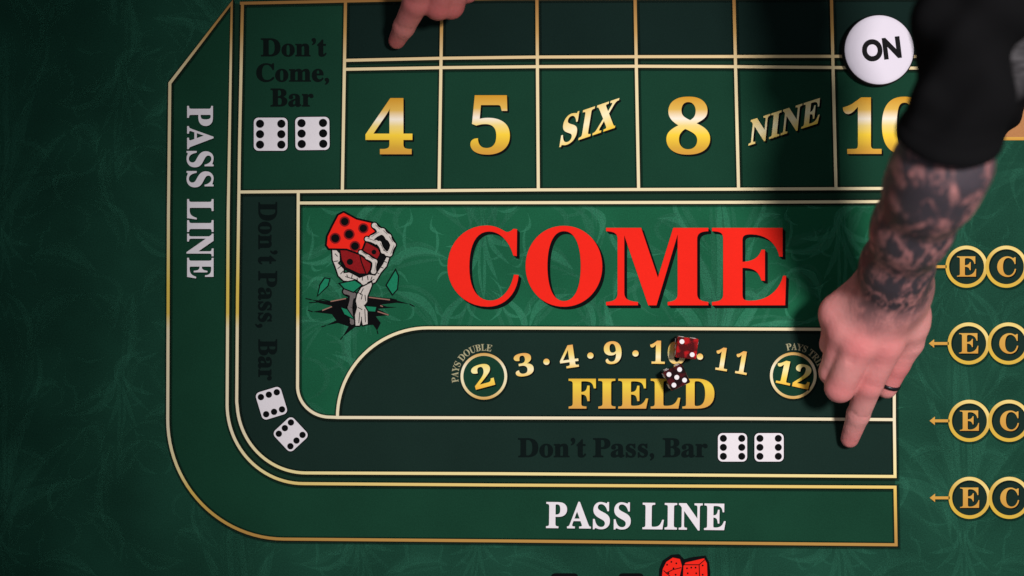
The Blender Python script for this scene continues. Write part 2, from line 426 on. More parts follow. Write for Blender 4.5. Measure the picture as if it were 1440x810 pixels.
for loops, ox in (([gC], 600), ([gO, gOi], 600), ([gM], 860), ([gE], 860)):
    g = Flat(); g.tri([[zc(p, ox) for p in lp] for lp in loops], Z['ink'])
    o = g.build('letter', M['red'], cmo)
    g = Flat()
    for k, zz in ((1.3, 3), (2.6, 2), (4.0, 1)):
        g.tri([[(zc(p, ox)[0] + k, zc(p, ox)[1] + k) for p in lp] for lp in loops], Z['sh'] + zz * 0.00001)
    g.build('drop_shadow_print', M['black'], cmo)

# ---------------- field numbers
for ch, bx, r in (('3', (723.5, 496.5, 749.5, 529), 9), ('4', (786.5, 485.5, 812.5, 517.5), 8), ('9', (849.5, 479.8, 874, 511.8), 4), ('1', (914, 479, 935, 511.5), -1),
                  ('0', (939, 480, 964.5, 512.3), -1), ('1', (1006, 488.6, 1024.5, 521), -9), ('1', (1034, 493.6, 1052.5, 526), -10)):
    lettering(serif(ch), bx, M['gold_small'], flo, name='numeral', rot=r, off=0.008, shadow=(1.6, 1.8))
dt = Flat()
for x, y in ((768.4, 508.7), (830.2, 500), (893.6, 497), (984.2, 501.5)):
    g = Flat(); g.disc((x + 1.3, y + 1.3), 5.2, Z['sh'], 1); g.disc((x, y), 4.4, Z['ink'], 0); g.build('round_dot', [M['gold_small'], M['black']], flo)
lettering(serif('FIELD'), (799.5, 532.5, 1004.5, 574.5), M['gold_field'], flo, off=0.012, shadow=(2, 2.2), spacing=1.08)

def odds_circle(c, txt, tbox, trot, word, a0, a1):
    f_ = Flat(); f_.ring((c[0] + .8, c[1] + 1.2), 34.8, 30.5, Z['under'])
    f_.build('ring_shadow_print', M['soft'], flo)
    f_ = Flat(); f_.disc(c, 31, Z['under'] + .00003, 0, 48); f_.build('circle_fill', M['number'], flo)
    f_ = Flat(); f_.ring(c, 32.8, 28.9, Z['line']); f_.build('gold_ring', M['ring'], flo)
    lettering(serif(txt), tbox, M['gold_two'], flo, name='numeral', rot=trot, off=0.008, shadow=(1.6, 1.8))
    # small lettering bent round the ring
    v, f = glyphs(serif(word), 0.004)
    xs = [p[0] for p in v]; x0, x1 = min(xs), max(xs); ys = [p[1] for p in v]; hh = max(ys)
    pts = []
    for x, y in v:
        a = math.radians(a0 + (a1 - a0) * (x - x0) / (x1 - x0)); r = 36.2 + 9.5 * y / hh
        pts.append((c[0] + r * math.cos(a), c[1] - r * math.sin(a)))
    flat_from(pts, f, Z['ink'], 'lettering', M['small_gold'], flo)
M['small_gold'] = cloth('dull_gold_ink', (0.36, 0.34, 0.20), mott=0.3)
odds_circle((680.4, 529.2), '2', (664.5, 512, 693, 545), 15, 'PAYS DOUBLE', 192, 74)
odds_circle((1115.4, 528.1), '12', (1091, 509.5, 1140.5, 543), -12, 'PAYS TRIPLE', 104, -6)

# ---------------- E C markers down the right side
def fit(loop, src, dst):
    return [(dst[0] + (p[0] - src[0]) / (src[2] - src[0]) * (dst[2] - dst[0]), dst[1] + (p[1] - src[1]) / (src[3] - src[1]) * (dst[3] - dst[1])) for p in loop]
for k, (ex, ey) in enumerate(((1359, 375), (1362, 483), (1363, 591.7), (1363.3, 700))):
    cx2 = ex + 56
    f_ = Flat(); f_.disc((ex, ey), 26, Z['panel'], 0, 48); f_.disc((cx2, ey), 26, Z['panel'] + .00001, 0, 48)
    mk = f_.build('side_bet_marker', M['teal'], layout)
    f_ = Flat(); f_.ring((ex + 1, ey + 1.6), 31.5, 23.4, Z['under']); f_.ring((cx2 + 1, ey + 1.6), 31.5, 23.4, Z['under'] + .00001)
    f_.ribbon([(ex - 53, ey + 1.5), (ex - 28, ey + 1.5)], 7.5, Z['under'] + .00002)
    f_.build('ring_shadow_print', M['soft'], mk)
    for j, cc in enumerate((ex, cx2)):
        f_ = Flat(); f_.ring((cc, ey), 29.6, 24.6, Z['line'] + j * .00002); f_.build('gold_ring', M['ring2'], mk)
    f_ = Flat(); f_.tri([[(ex - 56, ey), (ex - 48.5, ey - 6), (ex - 48.5, ey - 2), (ex - 28, ey - 2), (ex - 28, ey + 2), (ex - 48.5, ey + 2), (ex - 48.5, ey + 6)]], Z['line'])
    f_.build('arrow', M['gold_flat'], mk)
    for g, src, dst in ((gE, (635, 137, 1104, 627), (ex - 13.5, ey - 14.5, ex + 13.5, ey + 14)), (gC, (132, 122, 582, 636), (cx2 - 13, ey - 14.5, cx2 + 13.5, ey + 14.5))):
        lp = fit(g, src, dst)
        f_ = Flat(); f_.tri([[(p[0] + 1.4, p[1] + 1.6) for p in lp]], Z['sh'], 1); f_.tri([lp], Z['ink'], 0)
        f_.build('letter', [M['gold_flat'], M['black']], mk)

# ---------------- orange field behind the sleeve, bottom print
f_ = Flat(); f_.tri([[(1396, -60), (1620, -60), (1620, 195), (1396, 195)]], Z['panel'])
ob = f_.build('proposition_box', M['orange'], layout)
f_ = Flat(); f_.ribbon([(1396, 195), (1620, 195)], 4.5, Z['line']); f_.build('border_line', M['gold_flat'], ob)

# ---------------- skeleton hand emblem
def E1(p): return (420 + p[0] / 4.05, 280 + p[1] / 4.05)
def E2(p): return (450 + p[0] / 4.5, 290 + p[1] / 4.5)
em = Flat()
crack = [(75, 573), (180, 583), (268, 563), (400, 553), (520, 566), (632, 597), (560, 590), (470, 600), (500, 612), (560, 616), (450, 625), (520, 660), (440, 668), (468, 705), (447, 748), (425, 716), (330, 722), (300, 745), (252, 783), (285, 725), (225, 705), (155, 720), (215, 690), (190, 655), (80, 642), (140, 630), (190, 608), (120, 592)]
em.tri([[E1(p) for p in crack]], Z['sh'])
emb = em.build('skeleton_hand_emblem', M['black'], cmo)
def poly_part(name, poly, E, mat, z='ink', ol=3.0):
    f_ = Flat(); pts = [E(p) for p in poly]
    f_.ribbon(pts, ol * 1.7, Z[z] - .00002, 1, True); f_.tri([pts], Z[z], 0)
    return f_.build(name, [M[mat], M['black']], cmo)
def strokes(name, segs, E, mat, sc_, z='ink', ol=2.0):
    f_ = Flat()
    for k, sg in enumerate(segs):
        pts, wd = sg[:-1], sg[-1] * 1.5
        P = [E(p) for p in pts]; wd *= .93
        dz = k * 0.0000025
        for i, p in enumerate(P):
            f_.disc(p, wd / sc_ / 2 + ol * .9, Z[z] - .00003 + dz, 1, 16)
        f_.ribbon(P, wd / sc_ + ol * 1.8, Z[z] - .00003 + dz, 1)
        # bones: waisted shaft with knobbly ends
        for i, p in enumerate(P): f_.disc(p, wd / sc_ / 2, Z[z] + dz, 0, 14)
        for a, b in zip(P, P[1:]):
            d = Vector((b[0] - a[0], b[1] - a[1])).normalized(); nn = Vector((-d.y, d.x)) * wd / sc_ / 2
            mx_ = ((a[0] + b[0]) / 2, (a[1] + b[1]) / 2)
            f_.tri([[(a[0] + nn.x * .9, a[1] + nn.y * .9), (mx_[0] + nn.x * .68, mx_[1] + nn.y * .68), (b[0] + nn.x * .9, b[1] + nn.y * .9), (b[0] - nn.x * .9, b[1] - nn.y * .9), (mx_[0] - nn.x * .68, mx_[1] - nn.y * .68), (a[0] - nn.x * .9, a[1] - nn.y * .9)]], Z[z] + dz + .000001, 0)
            f_.ribbon([(a[0] - nn.x * .45, a[1] - nn.y * .45), (b[0] - nn.x * .45, b[1] - nn.y * .45)], .9, Z[z] + dz + .000002, 2)
    return f_.build(name, [M[mat], M['black'], M['bone_shade']], cmo)
rims = Flat()
for a, b in (((135, 634), (190, 612)), ((450, 640), (512, 660)), ((182, 583), (270, 566)), ((400, 559), (520, 574)), ((465, 606), (480, 612))):
    rims.ribbon([E1(a), E1(b)], 1.6, Z['ink'] - .00001)
rims.build('crack_rim', M['rim'], cmo)
strokes('bone_wrist', [[(205, 560), (190, 640), (205, 735), 22], [(165, 540), (215, 565), 26]], E2, 'bone_shade', 4.5)
poly_part('bone_forearm', [(325, 483), (328, 500), (300, 570), (298, 605), (282, 625), (300, 660), (302, 745), (272, 752), (262, 715), (250, 755), (226, 755), (222, 690), (236, 640), (228, 600), (236, 560), (262, 515)], E2, 'bone', 'ink2', 2.2)
poly_part('bone_palm', [(78, 268), (100, 275), (124, 300), (125, 345), (112, 360), (150, 398), (148, 425), (185, 420), (250, 452), (300, 432), (350, 440), (400, 365), (425, 315), (440, 320), (420, 380), (385, 420), (350, 480), (300, 500), (258, 505), (225, 478), (150, 470), (118, 440), (100, 385), (82, 340)], E2, 'bone', 'ink', 2.4)
poly_part('dark_die_face', [(128, 268), (250, 298), (292, 228), (385, 280), (372, 315), (330, 380), (300, 425), (250, 425), (165, 385), (140, 340)], E2, 'darkred', 'ink2', 2.4)
poly_part('red_die_face', [(118, 58), (150, 42), (230, 85), (328, 108), (352, 150), (340, 180), (290, 202), (268, 262), (250, 297), (170, 268), (58, 266), (44, 246), (50, 192), (86, 118)], E2, 'red', 'ink3', 3.2)
f_ = Flat()
for p, r in (((157, 97), 24), ((275, 140), 24), ((185, 178), 26), ((97, 203), 26), ((222, 253), 25)):
    f_.disc(E2(p), (r + 9) / 4.5, Z['ink4'], 1, 20); f_.disc(E2(p), r / 4.5, Z['ink4'] + .00002, 0, 20)
for p, r in (((190, 352), 20), ((342, 290), 15)):
    f_.disc(E2(p), r / 4.5, Z['ink4'], 0, 16)
f_.ribbon([E2((250, 298)), E2((262, 350)), E2((290, 424))], 1.6, Z['ink4'], 0)
f_.build('die_pips', [M['black'], M['darkred']], cmo)
strokes('bone_finger', [[(345, 122), (375, 152), 24], [(330, 200), (385, 165), 24], [(395, 160), (432, 195), 30], [(432, 195), (462, 245), 26], [(462, 245), (440, 300), 26], [(375, 235), (400, 285), (425, 300), 22], [(298, 208), (355, 228), 20],
        [(258, 292), (298, 318), 18], [(302, 322), (345, 350), 22], [(347, 352), (340, 412), 24]], E2, 'bone', 4.5, 'ink4', 2.0)
poly_part('hollow_between_fingers', [(385, 172), (422, 185), (446, 245), (428, 292), (396, 276), (366, 226)], E2, 'black', 'ink')
f_ = Flat(); f_.tri([[E2(p) for p in [(122, 272), (126, 345), (150, 400), (200, 424), (250, 455), (310, 434), (350, 424), (398, 352), (425, 308), (385, 258), (290, 225)]]], Z['ink'] + .00003); f_.build('dark_hollow', M['black'], cmo)
sh_ = Flat()
for sg in ([(95, 300), (112, 318)], [(88, 350), (116, 346)], [(112, 395), (135, 378)], [(130, 430), (148, 410)], [(170, 432), (176, 452)], [(205, 432), (200, 456)], [(235, 452), (238, 474)], [(270, 440), (268, 470)], [(300, 440), (305, 468)], [(330, 445), (322, 468)], [(360, 420), (375, 428)],
           [(385, 385), (402, 392)], [(408, 350), (424, 356)], [(160, 445), (230, 466), (262, 490)], [(345, 462), (300, 484)], [(240, 545), (268, 560), (262, 590)], [(275, 520), (255, 560)], [(285, 560), (290, 600)], [(240, 640), (268, 655)], [(252, 670), (246, 740)], [(284, 650), (288, 735)], [(262, 700), (266, 748)]):
    sh_.ribbon([E2(p) for p in sg], 1.1, Z['ink2'] + .00001)
for sg in ([(75, 573), (40, 566)], [(632, 597), (660, 612)], [(252, 783), (238, 800)], [(447, 748), (452, 768)], [(155, 720), (130, 728)], [(80, 642), (52, 632)], [(60, 590), (120, 586)], [(180, 583), (140, 572), (118, 575)], [(520, 566), (560, 575)]):
    sh_.ribbon([E1(p) for p in sg], 1.3, Z['sh'] + .00001)
sh_.build('bone_line', M['black'], cmo)
for pl in ([(150, 452), (175, 456), (165, 492), (112, 545), (125, 490)], [(552, 408), (566, 440), (560, 512), (535, 540), (503, 490)], [(238, 482), (320, 465), (357, 490), (312, 527), (262, 508)], [(243, 618), (275, 628), (314, 682), (262, 655)], [(383, 610), (442, 615), (436, 640), (400, 638)]):
    poly_part('flying_shard', pl, E1, 'shard', 'ink4', 2.0)

# red dice print and black lettering tops at the lower edge
bd = Flat()
bd.tri([[(926, 822), (927, 800), (932, 788), (944, 780), (955, 779), (962, 786), (975, 783), (992, 781), (997, 790), (999, 806), (997, 830), (930, 832)]], Z['sh'])
bdo = bd.build('red_dice_print', M['black'], layout)
for pl in ([(930, 818), (932, 800), (937, 790), (946, 784), (956, 786), (959, 796), (954, 818)], [(960, 820), (961, 796), (964, 791), (990, 785), (994, 792), (995, 818)]):
    f_ = Flat(); f_.tri([pl], Z['ink']); f_.build('die_face', M['red'], bdo)
f_ = Flat()
for x, y in ((938, 794), (944, 790), (951, 792), (947, 799), (940, 806), (950, 808), (966, 799), (972, 798), (978, 798), (967, 806), (979, 806), (988, 795), (988, 808)):
    f_.disc((x, y), 1.3, Z['ink2'], 0, 10)
f_.ribbon([(936, 806), (946, 801), (958, 798)], 1.2, Z['ink2']); f_.ribbon([(962, 794), (983, 794), (984, 820)], 1.2, Z['ink2']); f_.ribbon([(983, 794), (991, 787)], 1.2, Z['ink2'])
f_.ribbon([(933, 802), (944, 812), (943, 822)], 1.2, Z['ink2'])
f_.build('die_pips', M['black'], bdo)
for x0, x1 in ((775, 813), (870, 905)):
    f_ = Flat(); f_.tri([path((x0, 850), [(x0, 812), (x0, 807, x0 + 3, 806, x0 + 7, 806), (x1 - 7, 806), (x1 - 3, 806, x1, 807, x1, 812), (x1, 850)])], Z['ink']); f_.build('lettering', M['black'], layout)

# ---------------- tone on tone damask
def crescent(a, b, bulge, wd, n=9):
    """leaf between two arcs, from a to b"""
    ax, ay = a; bx, by = b; dx, dy = bx - ax, by - ay; L = math.hypot(dx, dy); nx, ny = -dy / L, dx / L
    up = []; dn = []
    for i in range(n + 1):
        t = i / n; s = math.sin(math.pi * t); x = ax + dx * t; y = ay + dy * t
        up.append((x + nx * s * bulge, y + ny * s * bulge)); k = bulge - wd * (0.35 + 0.65 * t)
        dn.append((x + nx * s * k, y + ny * s * k))
    return up + dn[::-1][1:-1]
leafs = [((0, 95), (-62, 40), 26, 15), ((-8, 88), (-50, 8), 18, 12), ((-4, 70), (-26, -20), 10, 12), ((-62, 40), (-44, 66), -16, 7), ((-50, 8), (-74, 22), 13, 7), ((-26, -20), (-44, -34), 9, 6),
         ((0, 60), (0, -60), 7, 7), ((-18, -40), (-4, -96), -14, 8), ((-30, -60), (-66, -92), 14, 10), ((-66, -92), (-84, -62), 12, 7), ((-84, 100), (-64, 62), -12, 9), ((-84, 80), (-80, 20), 9, 8),
         ((-20, 104), (-70, 112), 12, 9), ((-40, -10), (-80, -30), -10, 7), ((-8, 20), (-36, 28), 7, 6), ((-10, -10), (-30, -62), -8, 5)]
rv = random.Random(11); veins = []
for (a, b, bl, wd) in leafs:                       # hair lines that follow every leaf, and curls between them
    dx, dy = b[0] - a[0], b[1] - a[1]; L = math.hypot(dx, dy); nx, ny = -dy / L, dx / L
    for q in (1.18, 0.55, 0.1):
        e = rv.uniform(-5, 5); k = bl * q * 1.33
        veins.append(((a[0] + e, a[1]), (a[0] + dx * .3 + nx * k, a[1] + dy * .3 + ny * k, a[0] + dx * .7 + nx * k, a[1] + dy * .7 + ny * k, b[0] + nx * e, b[1] + ny * e), rv.uniform(2.6, 5.5)))
for _ in range(9):
    x, y = rv.uniform(-80, -8), rv.uniform(-100, 100); r_ = rv.uniform(10, 26); s0 = rv.choice((1, -1))
    veins.append(((x, y), (x - r_ * 1.2, y - r_ * .4 * s0, x - r_ * .9, y - r_ * 1.6 * s0, x + r_ * .3, y - r_ * 1.5 * s0), rv.uniform(3, 6)))
class Split:
    def __init__(s): s.a = Flat(); s.b = Flat()
    def pick(s, p):
        cx = sum(q[0] for q in p) / len(p); cy = sum(q[1] for q in p) / len(p)
        return s.b if 419 < cx < 1262 and 280 < cy < 592 else s.a
    def tri(s, lp, z): s.pick(lp[0]).tri(lp, z)
    def ribbon(s, p, w, z): s.pick(p).ribbon(p, w, z)
dm = Split(); dk = Split()
PX, PY, K = 338, 430, 1.95
jj = 0
def warp(x, y):
    v_ = Vector((x / 130, y / 130, 3)); return (x + 16 * mnoise.noise(v_), y + 16 * mnoise.noise(v_ + Vector((40, 0, 0))))
for iy in range(-2, 5):
    for ix in range(-5, 6):
        cx = 1013 + ix * PX / 2 * 2; cy = 378 + iy * PY + (PY / 2 if ix % 2 else 0)
        if not (-260 < cx < 1700 and -300 < cy < 1100): continue
        for sg in (1, -1):
            for q, (a, b, bl, wd) in enumerate(leafs):
                c_ = crescent((a[0] * sg, a[1]), (b[0] * sg, b[1]), bl * sg, wd * sg)
                for ox_, oy_, k_ in ((PX / 2, 0, .85), (0, PY / 2, .75)):
                    dm.tri([[warp(cx + ox_ + k_ * p[0], cy + oy_ - k_ * p[1]) for p in c_]], Z['damask'] + .000026 + (q % 4) * 0.000003)
                c_ = crescent((a[0] * sg, a[1]), (b[0] * sg, b[1]), bl * sg, wd * sg)
                dm.tri([[warp(cx + K * p[0], cy + K * p[1]) for p in c_]], Z['damask'] + (q % 4) * 0.000006)
            for qn, vn in enumerate(veins):
                P = path((vn[0][0] * sg, vn[0][1]), [tuple(c * (sg if k % 2 == 0 else 1) for k, c in enumerate(vn[1]))], 10)
                off = [warp(cx + K * p[0], cy + K * p[1]) for p in P]
                for seg in range(0, 10):
                    dk.ribbon(off[seg:seg + 2], 0.8 + 1.3 * vn[2] * math.sin(math.pi * (seg + .5) / 10), Z['damask'] + .00003 + (qn % 3) * .000004)
for fl_, mt, par, nm in ((dm.a, 'damask', layout, 'damask_print'), (dk.a, 'damask_dark', layout, 'damask_vein_print'), (dm.b, 'damask_come', cmo, 'damask_print'), (dk.b, 'stroke_come', cmo, 'damask_vein_print')):
    fl_.build(nm, M[mt], par)['kind'] = 'stuff'

# ------------------------------------------------------------------ marker puck
def lathe(name, prof, mats, mi, parent, n=72):
    v = []; f = []; m_ = []
    for i, (r, z) in enumerate(prof):
        for k in range(n):
            a = 2 * math.pi * k / n; v.append((r * math.cos(a), r * math.sin(a), z))
    for i in range(len(prof) - 1):
        for k in range(n):
            f.append((i * n + k, i * n + (k + 1) % n, (i + 1) * n + (k + 1) % n, (i + 1) * n + k))
    f.append(tuple(range(n))[::-1]); f.append(tuple((len(prof) - 1) * n + k for k in range(n)))
    me = bpy.data.meshes.new(name); me.from_pydata(v, [], f); me.update()
    return link(name, me, mats, parent, True)
def plastic(name, col, rough, coat=0.0):
    m, n, l, b = newmat(name)
    nz = n.new('ShaderNodeTexNoise'); nz.inputs['Scale'].default_value = 40; nz.inputs['Detail'].default_value = 5
    tc = n.new('ShaderNodeTexCoord'); l.new(tc.outputs['Object'], nz.inputs['Vector'])
    mr = n.new('ShaderNodeMapRange'); mr.inputs['To Min'].default_value = rough * .8; mr.inputs['To Max'].default_value = rough * 1.25
    l.new(nz.outputs['Fac'], mr.inputs['Value']); l.new(mr.outputs[0], b.inputs['Roughness'])
    b.inputs['Base Color'].default_value = (*col, 1); b.inputs['Specular IOR Level'].default_value = 0.2
    return m
M['puck_white'] = plastic('white_puck_plastic', (0.74, 0.69, 0.78), 0.75)
M['puck_black'] = plastic('black_puck_plastic', (0.004, 0.004, 0.005), 0.85)
hp = 0.0105
puck = empty('marker_puck', W(1236.5, 70, 0.0009)); puck.location.x = X(1236.5, hp); puck.location.y = Y(70, hp)
setp(puck, 'round white ON puck with a black edge beside the black sleeve', 'puck')
R = 49.5 * S * (H - hp) / H
lathe('puck_body', [(R * .90, 0), (R * .99, .0009), (R * 1.02, .003), (R * 1.02, hp * .72), (R * 1.0, hp * .86), (R * .975, hp * .88)], M['puck_black'], 0, puck)
top = [(R * .975, hp * .80), (R * .985, hp * .88), (R * .97, hp * .945)] + [(R * .97 * (1 - k / 8), hp * (.945 + .055 * (1 - (1 - k / 8) ** 2) * 1.3)) for k in range(1, 8)] + [(R * .03, hp * 1.0165)]
lathe('puck_face', top, M['puck_white'], 0, puck)
v, f = glyphs('ON', 0.048)
xs = [p[0] for p in v]; ys = [p[1] for p in v]
vv = []
for x, y in v:
    u = ((x - min(xs)) / (max(xs) - min(xs)) - .5) * 54 * S; t = ((y - min(ys)) / (max(ys) - min(ys)) - .5) * 31 * S
    a = math.radians(7); vv.append((u * math.cos(a) - t * math.sin(a) + 2.5 * S, u * math.sin(a) + t * math.cos(a) + 0.5 * S, hp * 1.0165 + .00012))
me = bpy.data.meshes.new('lettering'); me.from_pydata(vv, [], f); link('lettering', me, M['puck_black'], puck)

# ------------------------------------------------------------------ two clear red dice
def resin(name, col, tr):
    m, n, l, b = newmat(name)
    tc = n.new('ShaderNodeTexCoord'); vo = n.new('ShaderNodeTexNoise'); vo.inputs['Scale'].default_value = 150; vo.inputs['Detail'].default_value = 1; l.new(tc.outputs['Object'], vo.inputs['Vector'])
    cr = n.new('ShaderNodeValToRGB'); l.new(vo.outputs['Fac'], cr.inputs[0]); e = cr.color_ramp.elements
    e[0].position = .42; e[0].color = (col[0] * .16, col[1] * .3, col[2] * .3, 1); e[1].position = .56; e[1].color = (*col, 1)  # bright and dark patches: internal reflections put into the resin colour
    l.new(cr.outputs[0], b.inputs['Base Color'])
    b.inputs['Metallic'].default_value = 0; b.inputs['Roughness'].default_value = 0.06
    b.inputs['Transmission Weight'].default_value = tr; b.inputs['IOR'].default_value = 1.45
    b.inputs['Coat Weight'].default_value = 0.3
    return m
M['resin'] = resin('clear_red_resin', (0.85, 0.011, 0.015), 0.5)
M['resin2'] = resin('deep_red_resin', (0.13, 0.005, 0.009), 0.5)
M['pip'] = plastic('white_pip_paint', (0.85, 0.82, 0.83), 0.5)
def die_mesh(a, r, n=4):
    """rounded cube"""
    import bmesh
    bm = bmesh.new(); bmesh.ops.create_cube(bm, size=a)
    bmesh.ops.bevel(bm, geom=list(bm.edges) + list(bm.verts), offset=r, segments=n, affect='EDGES', profile=.5)
    me = bpy.data.meshes.new('die_body'); bm.to_mesh(me); bm.free(); return me
PIPS = {1: [(0, 0)], 2: [(-1, -1), (1, 1)], 3: [(-1, -1), (0, 0), (1, 1)], 4: [(-1, -1), (1, 1), (-1, 1), (1, -1)], 5: [(-1, -1), (1, 1), (-1, 1), (1, -1), (0, 0)], 6: [(-1, -1), (-1, 0), (-1, 1), (1, -1), (1, 0), (1, 1)]}
AX = {'+z': ((1, 0, 0), (0, 1, 0), (0, 0, 1)), '-z': ((1, 0, 0), (0, -1, 0), (0, 0, -1)), '+x': ((0, 1, 0), (0, 0, 1), (1, 0, 0)), '-x': ((0, -1, 0), (0, 0, 1), (-1, 0, 0)), '+y': ((-1, 0, 0), (0, 0, 1), (0, 1, 0)), '-y': ((1, 0, 0), (0, 0, 1), (0, -1, 0))}
pipme = None
def make_die(a, faces, loc, rot, label, mat):
    global pipme
    root = empty('die', loc); root.rotation_euler = [math.radians(q) for q in rot]
    setp(root, label, 'die', 'red dice lying on the field')
    link('die_body', die_mesh(a, a * .06), mat, root, False)
    if pipme is None:
        n = 16; pr = a * .118; v = [(pr * math.cos(2 * math.pi * k / n), pr * math.sin(2 * math.pi * k / n), 0) for k in range(n)]
        v += [(p[0] * .96, p[1] * .96, .00018) for p in v]
        pipme = bpy.data.meshes.new('pip'); pipme.from_pydata(v, [], [tuple(range(n, 2 * n))] + [(k, (k + 1) % n, n + (k + 1) % n, n + k) for k in range(n)]); pipme.materials.append(M['pip'])
    from mathutils import Matrix
    for ax, num in faces.items():
        u, t, nn = [Vector(q) for q in AX[ax]]
        for (p, q) in PIPS[num]:
            o = bpy.data.objects.new('pip', pipme); COL.objects.link(o); o.parent = root
            c = nn * (a / 2 + .00002) + u * (p * a * .28) + t * (q * a * .28)
            m = Matrix((u, t, nn)).transposed().to_4x4(); m.translation = c
            o.matrix_local = m
    return root
A = 0.0180
za = A
make_die(A, {'+z': 5, '-z': 2, '+x': 1, '-x': 6, '+y': 4, '-y': 3}, (X(951.5, za), Y(530.5, za), A / 2 + .0009), (0, 0, 25), 'dark red die showing five white pips on the FIELD lettering', M['resin2'])
make_die(A, {'+z': 2, '-z': 5, '+x': 1, '-x': 6, '+y': 4, '-y': 3}, (X(966, za), Y(489.5, za), A / 2 + .0009), (0, 0, -97), 'bright red die showing two white pips over the number 10', M['resin'])

# ------------------------------------------------------------------ hands: smooth distance fields turned into one continuous skin
def cone_d(P, a, b, ra, rb):
    ba = b - a; L2 = float(ba @ ba); pa = P - a
    h = np.clip((pa @ ba) / L2, 0, 1)
    return np.linalg.norm(pa - h[..., None] * ba, axis=-1) - (ra + (rb - ra) * h)
def ell_d(P, c, r, R3):
    q = (P - c) @ R3
    k0 = np.linalg.norm(q / r, axis=-1); k1 = np.linalg.norm(q / (r * r), axis=-1)
    return k0 * (k0 - 1.0) / np.maximum(k1, 1e-9)
def smin(a, b, k):
    h = np.clip(0.5 + 0.5 * (b - a) / k, 0, 1)
    return b * (1 - h) + a * h - k * h * (1 - h)

def surface_nets(F, lo, hi, step):
    nx, ny, nz = [int(math.ceil((hi[i] - lo[i]) / step)) + 1 for i in range(3)]
    D = np.empty((nx, ny, nz), dtype=np.float32)
    ys, zs = np.meshgrid(np.arange(ny) * step + lo[1], np.arange(nz) * step + lo[2], indexing='ij')
    B = 8
    for i in range(0, nx, B):
        n = min(B, nx - i)
        P = np.empty((n, ny, nz, 3))
        P[..., 0] = (np.arange(i, i + n) * step + lo[0])[:, None, None]; P[..., 1] = ys; P[..., 2] = zs
        D[i:i + n] = F(P)
    ins = D < 0
    c = np.stack([ins[a:nx - 1 + a, b:ny - 1 + b, d:nz - 1 + d] for a in (0, 1) for b in (0, 1) for d in (0, 1)])
    s = c.sum(0); act = (s > 0) & (s < 8)
    idx = -np.ones(act.shape, dtype=np.int64); ii = np.argwhere(act); idx[act] = np.arange(len(ii))
    acc = np.zeros((len(ii), 3)); cnt = np.zeros(len(ii))
    cs = [(a, b, d) for a in (0, 1) for b in (0, 1) for d in (0, 1)]
    for p in cs:
        for ax in range(3):
            if p[ax]: continue
            q = list(p); q[ax] = 1
            d0 = D[ii[:, 0] + p[0], ii[:, 1] + p[1], ii[:, 2] + p[2]]; d1 = D[ii[:, 0] + q[0], ii[:, 1] + q[1], ii[:, 2] + q[2]]
            m = (d0 < 0) != (d1 < 0)
            t = np.where(m, d0 / np.where(m, d0 - d1, 1), 0)
            pt = np.tile(np.array(p, float), (len(ii), 1)); pt[:, ax] = t
            acc[m] += pt[m]; cnt[m] += 1
    V = (ii + acc / cnt[:, None]) * step + np.array(lo)
    faces = []
    for ax in range(3):
        o1, o2 = [(1, 2), (2, 0), (0, 1)][ax]
        sl0 = [slice(None)] * 3; sl1 = [slice(None)] * 3
        sl0[ax] = slice(0, -1); sl1[ax] = slice(1, None)
        a = ins[tuple(sl0)]; b = ins[tuple(sl1)]
        E_ = np.argwhere(a != b)
        E_ = E_[(E_[:, o1] > 0) & (E_[:, o2] > 0) & (E_[:, o1] < F_dim(D, o1)) & (E_[:, o2] < F_dim(D, o2))]
        fl_ = a[E_[:, 0], E_[:, 1], E_[:, 2]]
        def g(d1, d2):
            q = E_.copy(); q[:, o1] -= d1; q[:, o2] -= d2; return idx[q[:, 0], q[:, 1], q[:, 2]]
        quad = np.stack([g(1, 1), g(0, 1), g(0, 0), g(1, 0)], 1)
        quad[~fl_] = quad[~fl_][:, ::-1]
        faces.append(quad)
    return V, np.concatenate(faces)
def F_dim(D, o): return D.shape[o] - 1

